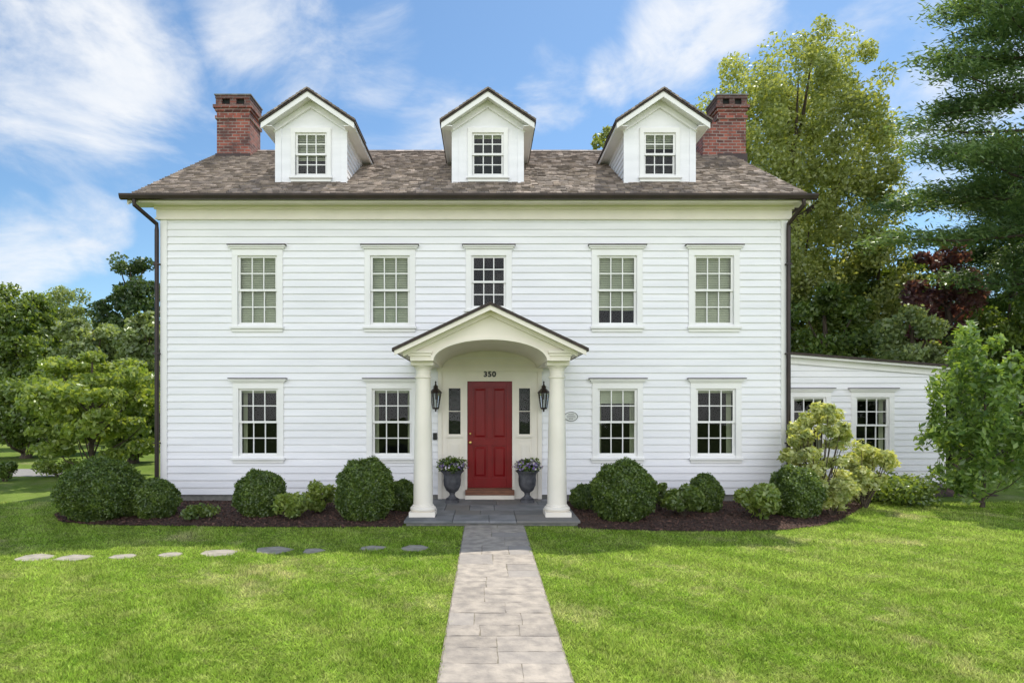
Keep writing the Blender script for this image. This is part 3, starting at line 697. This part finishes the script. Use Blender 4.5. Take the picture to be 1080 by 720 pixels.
for a, b in (sl0, sl1):
    mb = MB(); mb.box(a, a+.03, -.015, .02, 1.36, 2.35); mb.box(b-.03, b, -.015, .02, 1.36, 2.35)
    for z in (1.36, 2.32): mb.box(a+.03, b-.03, -.015, .02, z, z+.03)
    mb.box(a+.03, b-.03, -.008, .016, 1.848, 1.862)
    o = mb.build('sidelight', M['trim'], house)
    mb = MB()
    gx0, gx1, gz0, gz1 = a+.03, b-.03, 1.39, 2.32
    for k in range(6):
        z0_ = gz0+(gz1-gz0)*k/6; z1_ = gz0+(gz1-gz0)*(k+1)/6
        for (xa, xb) in ((gx0, gx1), (gx1, gx0)):
            mb.add([(xa, -.001, z0_), (xa, -.001, z0_+.010), (xb, -.001, z1_+.0), (xb, -.001, z1_-.010)], [(0, 1, 2, 3)])
    mb.build('leading', M['black'], o)
    mb = MB(); mb.quad((a+.03, .005, 1.39), (b-.03, .005, 1.39), (b-.03, .005, 2.32), (a+.03, .005, 2.32)); mb.build('pane', M['glass'], o)
    mb = MB(); mb.box(a, b, .10, .12, 1.3, 2.4); mb.build('dark_backing', M['dark'], o)  # near-black backing close behind the pane, painted as the unlit inside
# door
mb = MB(); yd = .02
mb.box(dx0, dx1, yd+.012, yd+.045, dz0, dz1)
st = .115; cxm = (dx0+dx1)/2
zr = [(dz0, dz0+.2), (1.16, 1.30), (2.34, dz1)]
mb.box(dx0, dx0+st, yd-.012, yd+.012, dz0, dz1); mb.box(dx1-st, dx1, yd-.012, yd+.012, dz0, dz1)
for a, b in zr: mb.box(dx0+st, dx1-st, yd-.012, yd+.012, a, b)
for a, b in ((dz0+.2, 1.16), (1.30, 2.34)):
    mb.box(cxm-.05, cxm+.05, yd-.012, yd+.012, a, b)
    for u, v in ((dx0+st, cxm-.05), (cxm+.05, dx1-st)):
        p = [(u+.03, a+.03), (v-.03, a+.03), (v-.03, b-.03), (u+.03, b-.03)]; q = [(u+.065, a+.065), (v-.065, a+.065), (v-.065, b-.065), (u+.065, b-.065)]
        mb.add([(x, yd+.012, z) for x, z in p]+[(x, yd-.006, z) for x, z in q], [(4, 5, 6, 7)]+[(i, (i+1) % 4, 4+(i+1) % 4, 4+i) for i in range(4)])
door = mb.build('door', M['red'], house, bevel=.003); door['label'] = 'red panelled front door'
kx = dx0+.06
for z, r, nm in ((1.22, .027, 'door_knob'), (1.40, .02, 'lock')):
    mb = MB(); mb.tube([(kx, yd-.012, z), (kx, yd-.03, z), (kx, yd-.035, z), (kx, yd-.075, z), (kx, yd-.08, z)], [r, r, r*.5, r*.9, r*.4], 14)
    mb.build(nm, M['brass'], door, smooth=True)
mb = MB(); mb.box(dx0, dx1, -.0600, .05, .17, dz0-.003); mb.box(dx0-.04, dx1+.04, -.13, -.062, .17, .275); mb.build('door_step', M['wood'], house, bevel=.006)
mb = MB(); mb.box(dx0-.04, dx1+.04, -.11, -.031, .086, .169); mb.build('step_base', M['trim'], house)
# house number
cu = bpy.data.curves.new('num', 'FONT'); cu.body = '350'; cu.size = .15; cu.extrude = .004; cu.bevel_depth = .005; cu.bevel_resolution = 1; cu.align_x = 'CENTER'; cu.align_y = 'CENTER'; cu.space_character = 1.1
to = bpy.data.objects.new('num', cu); COL.objects.link(to); bpy.context.view_layer.update()
me = bpy.data.meshes.new_from_object(to.evaluated_get(bpy.context.evaluated_depsgraph_get())); bpy.data.objects.remove(to); bpy.data.curves.remove(cu)
me.name = 'house_number'; nv = len(me.vertices); a = np.empty(nv*3, dtype=np.float32); me.vertices.foreach_get('co', a); a = a.reshape(-1, 3)
b = np.stack([a[:, 0]*1.05+DCX, -.042-a[:, 2]*.8, a[:, 1]+2.60], 1); me.vertices.foreach_set('co', b.astype(np.float32).ravel()); me.update()
link('house_number', me, M['black'], house)
mb = MB(); xx = PX(459, 12.5); mb.box(xx-.04, xx+.04, -.06, -.02, 1.28, 1.42); mb.build('doorbell', M['black'], house, bevel=.006)

# annex
AX1 = 10.62
def atop(x): return 3.16-(x-X1)*(3.16-2.80)/(AX1-X1)
mb = MB(); aops = [(c-w/2-X1, c+w/2-X1, zb, zt) for c, zb, zt, w, _ in AWIN]
clap(mb, (X1, AY, 0), (1, 0, 0), (0, -1, 0), AX1-X1, .17, 3.12, aops, topfn=lambda z: (3.16-z)/((3.16-2.80)/(AX1-X1)) if z > 2.8 else 99)
clap(mb, (AX1, AY, 0), (0, 1, 0), (1, 0, 0), 4.2, .17, 2.78)
mb.quad((X1, AY+4.2, .17), (AX1, AY+4.2, .17), (AX1, AY+4.2, 2.8), (X1, AY+4.2, 3.16))
me = bpy.data.meshes.new('side_wing'); me.from_pydata(mb.v, [], mb.f); me.update(); wing = link('side_wing', me, M['clap'], house); wing['label'] = 'low single storey side wing'
mb = MB(); mb.box(X1+.03, AX1-.01, AY+.012, AY+4.2, -.05, .17); mb.build('wing_foundation', M['foundation'], wing)
mb = MB(); mb.prism_y([(X1+.03, atop(X1+.03)-.14), (AX1+.05, atop(AX1+.05)-.14), (AX1+.05, atop(AX1+.05)+.03), (X1+.03, atop(X1+.03)+.03)], AY-.06, AY-.03)
mb.prism_y([(X1+.03, atop(X1+.03)-.0), (AX1+.2, atop(AX1+.2)-.0), (AX1+.2, atop(AX1+.2)+.05), (X1+.03, atop(X1+.03)+.05)], AY-.2, AY+4.3)
mb.box(AX1-.1, AX1+.03, AY-.04, AY-.0, .17, atop(AX1)-.1)
mb.build('wing_trim', M['white'], wing)
mb = MB(); mb.prism_y([(X1+.03, atop(X1+.03)+.053), (AX1+.25, atop(AX1+.25)+.053), (AX1+.25, atop(AX1+.25)+.10), (X1+.03, atop(X1+.03)+.10)], AY-.25, AY+4.35); mb.build('wing_roof', M['roofedge'], wing)
mb = MB(); mb.box(X1+.1, AX1-.1, AY+1.2, AY+1.25, .17, 2.7); mb.build('wing_interior_wall', M['dark'], wing)
for (c, zb, zt, w, k) in AWIN: window(c, zb, zt, w, AY, k, house)

# ------------------------------------------------------------------ fixtures
def lantern(px, label):
    x = PX(px, 12.3); y = -.2; z0 = 1.92
    t = empty('wall_lantern', (x, -.03, z0), label, 'lantern', 'wall lanterns beside the front door')
    mb = MB()
    mb.lathe(x, y, [(.012, z0-.07), (.02, z0-.045), (.012, z0-.03), (.055, z0-.02), (.07, z0), (.07, z0+.012)], 6)
    for k in range(6):
        a = 2*PI*k/6; mb.tube([(x+.067*math.cos(a), y+.067*math.sin(a), z0+.01), (x+.11*math.cos(a), y+.11*math.sin(a), z0+.30)], .006, 5)
    mb.lathe(x, y, [(.115, z0+.295), (.13, z0+.305), (.115, z0+.325), (.05, z0+.39), (.042, z0+.41), (.05, z0+.43), (.02, z0+.46), (.012, z0+.5), (.02, z0+.515), (.004, z0+.54)], 6)
    mb.build('lantern_frame', M['bronze'], t)
    mb = MB(); mb.lathe(x, y, [(.060, z0+.013), (.103, z0+.294)], 6); mb.build('lantern_glass', M['lampglass'], t)
    mb = MB(); mb.tube([(x, y, z0+.012), (x, y, z0+.17)], .014, 8); mb.build('candle', M['plaquepaint'], t)
    mb = MB(); mb.tube([(x, -.03, z0+.12), (x, -.06, z0+.02), (x, -.13, z0-.07), (x, -.2, z0-.05)], .01, 6); mb.tube([(x, -.03, z0+.34), (x, -.09, z0+.46), (x, -.15, z0+.5), (x, -.2, z0+.47)], .01, 6)
    mb.box(x-.022, x+.022, -.045, -.026, z0+.1, z0+.36); mb.build('bracket', M['bronze'], t)
lantern(459.5, 'dark bronze glazed wall lantern left of the red door, above the doorbell')
lantern(573.5, 'dark bronze glazed wall lantern right of the red door, nearer the oval plaque')
x, _, z = P(602, 439, 12.5); mb = MB(); n_ = 28
mb.prism_y([(x+.14*math.cos(2*PI*k/n_), z+.10*math.sin(2*PI*k/n_)) for k in range(n_)], -.045, -.02)
pq = mb.build('plaque', M['plaquepaint'], loc=(x, 0, z)); tag(pq, 'small white oval plaque on the clapboards right of the portico', 'plaque')
mb = MB()
for k in range(n_):
    a, b = 2*PI*k/n_, 2*PI*(k+1)/n_
    mb.quad(*[(x+r1*math.cos(t), -.0475, z+r2*math.sin(t)) for (r1, r2, t) in ((.125, .086, a), (.125, .086, b), (.135, .095, b), (.135, .095, a))])
for dz, w in ((.045, .05), (.012, .085), (-.02, .08), (-.05, .04)):
    u = -w
    while u < w: mb.quad((x+u, -.0475, z+dz-.006), (x+u+.012, -.0475, z+dz-.006), (x+u+.012, -.0475, z+dz+.008), (x+u, -.0475, z+dz+.008)); u += .022
mb.build('plaque_border', M['black'], pq)
for px, lab, side in ((477, 'dark footed garden urn left of the red door', 'left'), (556, 'dark footed garden urn right of the red door', 'right')):
    x = PX(px, 12.1); y = -.42; zb = .085
    mb = MB(); mb.box(x-.13, x+.13, y-.13, y+.13, zb, zb+.05)
    mb.lathe(x, y, [(.115, zb+.05), (.12, zb+.07), (.075, zb+.10), (.05, zb+.14), (.06, zb+.17), (.055, zb+.18), (.12, zb+.23), (.165, zb+.33), (.175, zb+.42), (.17, zb+.5), (.185, zb+.56), (.225, zb+.6), (.23, zb+.62), (.205, zb+.62), (.17, zb+.56)], 28)
    u = mb.build('garden_urn', M['urn'], loc=(x, y, zb), smooth=True); tag(u, lab, 'urn', 'urns beside the front door')
    mb = MB(); mb.lathe(x, y, [(.165, zb+.55), (.17, zb+.57), (.02, zb+.58)], 20); mb.build('potting_soil', M['soil'], u)
    t = loose_shrub(512+x*F/12.08, 12.08, 33 if side == 'left' else 27, 17, 'box', 'purple and white flowers in the urn %s of the red door' % side, 60+px, 1900, .028, 14, 'flowering_plant', z0=zb+.56, cat='plant', low=-.1)
    rng = np.random.default_rng(px)
    for mm, cnt in (('petalp', 90), ('petalw', 65)):
        dr = norm(rng.normal(size=(cnt, 3))); dr[:, 2] = np.abs(dr[:, 2]); C = np.array([x, y, zb+.66])+dr*np.array([.29, .25, .18])*rng.uniform(.8, 1.08, (cnt, 1))
        V, Fq = leafgeo(np.repeat(C, 4, 0)+rng.normal(size=(cnt*4, 3))*.009, .017, .8, rng, nrm=np.repeat(dr, 4, 0), spread=.5)
        link('blossom', npmesh('blossom', V, Fq, 4), M[mm], t)

# ------------------------------------------------------------------ bed plants
ball_shrub(107, 10.75, 78, 62, 'largest round boxwood, off the left corner of the house', 1, n=17000)
ball_shrub(164, 10.85, 45, 40, 'small round boxwood at the foot of the left downspout', 2, n=8000)
ball_shrub(275, 11.0, 50, 47, 'round boxwood under the leftmost ground floor window', 3, n=10000)
ball_shrub(385, 10.7, 59, 62, 'large round boxwood left of the portico', 4, n=14000)
ball_shrub(424, 11.5, 30, 32, 'small boxwood tucked against the left portico column', 5, n=5000)
ball_shrub(658, 10.65, 62, 61, 'large round boxwood right of the portico', 6, n=14000)
ball_shrub(618, 11.7, 32, 26, 'low boxwood tucked behind the right portico column', 16, n=4000)
ball_shrub(744, 11.4, 35, 39, 'boxwood under the right ground floor window near the wall', 7, n=6000)
ball_shrub(839, 10.95, 53, 52, 'round boxwood at the foot of the right downspout', 8, n=11000)
loose_shrub(307, 10.6, 40, 33, 'lime', 'low yellow green shrub right of the boxwood under the leftmost window', 21, 2400, .04)
loose_shrub(337, 11.3, 34, 34, 'lime', 'low leafy green shrub between the two left boxwoods', 22, 2400, .04)
loose_shrub(210, 10.6, 36, 18, 'mid', 'very low sprawling plant left of centre of the left bed', 23, 900, .035, name='ground_plant', cat='plant')
loose_shrub(720, 10.9, 50, 38, 'mid', 'leafy green shrub right of the large right boxwood', 24, 4200, .045)
loose_shrub(694, 11.5, 26, 34, 'mid', 'narrow leafy shrub behind the large right boxwood', 25, 1300, .04)
loose_shrub(801, 10.7, 50, 42, 'lime', 'loose yellow green shrub left of the downspout boxwood', 26, 3800, .048)
loose_shrub(878, 11.0, 46, 50, 'varieg', 'yellow green shrub right of the downspout boxwood', 27, 3800, .048)
loose_shrub(862, 11.7, 70, 126, 'varieg', 'tall pale variegated shrub in front of the side wing', 28, 6200, .055, 44, crk=.13, low=.05)
loose_shrub(912, 11.9, 64, 74, 'varieg', 'shorter variegated shrub below the side wing window', 29, 4400, .052, 28, crk=.15, low=.05)
loose_shrub(948, 12.4, 90, 30, 'mid', 'low dark groundcover shrub in front of the side wing', 30, 4600, .045, 26, low=0)
loose_shrub(6, 16.0, 28, 22, 'box', 'tiny round shrub at the left edge by the driveway', 31, 1800, .05)
loose_shrub(62, 17.0, 50, 20, 'lime', 'low flowering shrub below the bright dogwood', 32, 1500, .05)

# ------------------------------------------------------------------ trees
tree(97, 16.8, 362, 152, 'lime', 'bright green dogwood left of the house, in front of the woods', 'dogwood_tree', n=17000, leaf=.078, ncl=75, low=.04, seed=44, trunk=.07, crk=.12, shell=.2, flat=.45, box=.4)
LT = [(18, 34, 296, 100, 'mid', 'leafy tree at the left edge of the photo'), (64, 44, 298, 90, 'grey', 'far pale tree between the left edge tree and the dark oak'),
      (138, 38, 262, 78, 'dkgreen', 'tallest dark tree just left of the house'), (98, 30, 330, 90, 'grey', 'grey green tree behind the bright dogwood'),
      (152, 27, 322, 66, 'grey', 'tree touching the left corner of the house'), (-45, 33, 280, 120, 'mid', 'tree beyond the left edge of the photo'),
      (28, 23, 392, 120, 'mid', 'low bushy tree above the driveway'), (140, 21, 395, 90, 'mid', 'dark understory tree behind the dogwood')]
for i, (px, d, yt, w, m, lab) in enumerate(LT):
    tree(px, d, yt, w, m, lab, n=22000, leaf=.12 if d > 25 else .08, seed=50+i, low=.06 if yt > 380 else .1, ncl=130, crk=.12, shell=.35, flat=.85)
tree(830, 28, 40, 226, 'olive', 'huge airy yellow green tree behind the right chimney', n=130000, leaf=.088, ncl=430, low=.10, seed=73, trunk=.36, crk=.075, shell=.25, flat=1.15, box=.45)
RT = [(640, 34, 126, 80, 'olive', 'treetop showing behind the roof between two dormers', 12000, .13), (868, 24, 285, 110, 'mid', 'tree behind the right end of the house', 20000, .1),
      (930, 27, 232, 115, 'mid', 'mid green tree above the side wing roof', 22000, .11), (992, 22.5, 248, 82, 'purple', 'purple leaved tree among the green ones on the right', 18000, .085),
      (962, 20, 318, 110, 'grey', 'pale green tree just behind the side wing', 22000, .085), (1065, 21, 296, 120, 'mid', 'dark tree behind the glossy shrub at the right edge', 22000, .09),
      (1140, 26, 150, 160, 'mid', 'tree beyond the right edge of the photo', 16000, .13), (1010, 19.3, 400, 110, 'dkgreen', 'low dark tree at the end of the side wing', 16000, .08)]
for i, (px, d, yt, w, m, lab, n, lf) in enumerate(RT):
    tree(px, d, yt, w, m, lab, n=n, leaf=lf, seed=80+i, low=.1 if i != 0 else .3, ncl=110, crk=.13, shell=.4)
conifer(1105, 18, 17.0, 360, 'tall pine with long boughs reaching in from the right edge', 91, n=115000, leaf=.095, low=.34, rise=.2, step=.66)
conifer(1068, 25, 12.4, 210, 'dark spreading pine below the long boughs on the right', 92, n=75000, mat='hemlock', leaf=.11, low=.1, rise=-.05, step=.55)
tree(1036, 11.9, 338, 108, 'magnolia', 'glossy leaved small tree at the right edge in front of the side wing', 'magnolia_tree', n=6800, leaf=.075, ncl=85, low=-.02, seed=97, trunk=.035, crk=.11, asp=.42, shell=.1, flat=1.5, pear=.4)
rng = np.random.default_rng(5); n = 60000; ncl = 420
cc = np.stack([rng.uniform(-95, 95, ncl), rng.uniform(45, 60, ncl), rng.uniform(0.5, 9.5, ncl)], 1); idx = rng.integers(0, ncl, n)
C = cc[idx]+norm(rng.normal(size=(n, 3)))*rng.uniform(.3, 1, (n, 1))**.5*np.array([3, 3, 2.2]); C = C[C[:, 2] > 0]
V, Fq = leafgeo(C, .34, .55, rng)
tag(link('distant_woods', npmesh('distant_woods', V, Fq, 4), M['mid']), 'far off green woods closing the horizon behind the house', 'woods', kind='stuff')

# ------------------------------------------------------------------ light and sky
SV = Vector((1.9, 3.3, 6.06)).normalized()
sl = bpy.data.lights.new('sun', 'SUN'); sl.energy = 5.0; sl.angle = math.radians(.5); sl.color = (1, .94, .83)
so = bpy.data.objects.new('sun', sl); COL.objects.link(so); so.rotation_euler = (-SV).to_track_quat('-Z', 'Y').to_euler(); so.location = (5, 9, 20)
w = bpy.data.worlds.new('World'); scene.world = w; w.use_nodes = True; nt = w.node_tree; nt.nodes.clear()
out = N(nt, 'ShaderNodeOutputWorld'); bg = N(nt, 'ShaderNodeBackground'); bg.inputs[1].default_value = .12; L(nt, bg.outputs[0], out.inputs[0])
sky = N(nt, 'ShaderNodeTexSky'); sky.sky_type = 'NISHITA'; sky.sun_disc = False
sky.sun_elevation = math.asin(SV.z); sky.sun_rotation = math.atan2(SV.x, SV.y); sky.air_density = 1.0; sky.dust_density = .3; sky.ozone_density = 2.0
tc = N(nt, 'ShaderNodeTexCoord'); dirv = tc.outputs['Generated']
def vdot(v):
    n = N(nt, 'ShaderNodeVectorMath', operation='DOT_PRODUCT'); L(nt, dirv, n.inputs[0]); n.inputs[1].default_value = v; return n.outputs['Value']
blobs = [(60, 120, 9, .8), (110, 50, 8, .75), (290, 15, 8, .85), (400, 50, 6, .75), (20, 250, 5.5, 1.05), (90, 235, 4.5, 1.05), (700, 45, 6, 1.15), (765, 8, 5, 1.15), (645, 75, 4, .95), (480, 105, 7, .5), (590, 95, 5, .7), (980, 120, 12, .6), (30, 20, 6, .75)]
acc = None
for px, py, r, s in blobs:
    v = Vector((px-512, F, 427-py)).normalized()
    mr = N(nt, 'ShaderNodeMapRange', interpolation_type='SMOOTHSTEP'); L(nt, vdot(v), mr.inputs[0])
    mr.inputs[1].default_value = math.cos(math.radians(r)); mr.inputs[2].default_value = math.cos(math.radians(r*.15)); mr.inputs[4].default_value = s
    if acc is None: acc = mr.outputs[0]
    else:
        mx = N(nt, 'ShaderNodeMath', operation='MAXIMUM'); L(nt, acc, mx.inputs[0]); L(nt, mr.outputs[0], mx.inputs[1]); acc = mx.outputs[0]
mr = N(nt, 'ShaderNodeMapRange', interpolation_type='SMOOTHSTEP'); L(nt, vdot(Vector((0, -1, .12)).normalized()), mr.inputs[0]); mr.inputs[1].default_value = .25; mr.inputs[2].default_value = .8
back_fill = mr.outputs[0]  # unseen bright cloud bank added behind the camera to light the shaded front
mx = N(nt, 'ShaderNodeMath', operation='MAXIMUM'); L(nt, acc, mx.inputs[0]); L(nt, back_fill, mx.inputs[1]); acc = mx.outputs[0]
mp = N(nt, 'ShaderNodeMapping'); mp.inputs['Scale'].default_value = (.9, 1, 1.6); mp.inputs['Rotation'].default_value = (0, .45, 0); L(nt, dirv, mp.inputs[0])
nz = N(nt, 'ShaderNodeTexNoise', i_Scale=5.5, i_Detail=10.0, i_Roughness=.6, i_Distortion=.4); L(nt, mp.outputs[0], nz.inputs['Vector'])
ma = N(nt, 'ShaderNodeMath', operation='MULTIPLY_ADD'); L(nt, acc, ma.inputs[0]); ma.inputs[1].default_value = .31; L(nt, nz.outputs[0], ma.inputs[2])
cl = N(nt, 'ShaderNodeMapRange', interpolation_type='SMOOTHSTEP'); L(nt, ma.outputs[0], cl.inputs[0]); cl.inputs[1].default_value = .56; cl.inputs[2].default_value = .94; cl.inputs[4].default_value = .95
n2 = N(nt, 'ShaderNodeTexNoise', i_Scale=9.0, i_Detail=6.0); L(nt, mp.outputs[0], n2.inputs['Vector'])
ccol = mixc(nt, ramp(nt, n2.outputs[0], .35, .65), (7.2, 7.6, 8.2), (8.4, 8.5, 8.6))
ccol = mixc(nt, back_fill, ccol, (24, 24, 24.6))
scol = mixc(nt, 1.0, sky.outputs[0], (1.0, 1.2, 1.27), 'MULTIPLY')
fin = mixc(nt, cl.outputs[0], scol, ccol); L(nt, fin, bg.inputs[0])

# ------------------------------------------------------------------ camera
cam = bpy.data.cameras.new('camera'); cam.sensor_width = 36; cam.lens = F/1080*36; cam.shift_x = 28/1080; cam.shift_y = 67/1080; cam.clip_end = 600
co = bpy.data.objects.new('camera', cam); COL.objects.link(co); co.location = (0, -D0, EYE); co.rotation_euler = (PI/2, 0, 0)
scene.camera = co
scene.view_settings.view_transform = 'Standard'; scene.view_settings.look = 'None'; scene.view_settings.exposure = 0
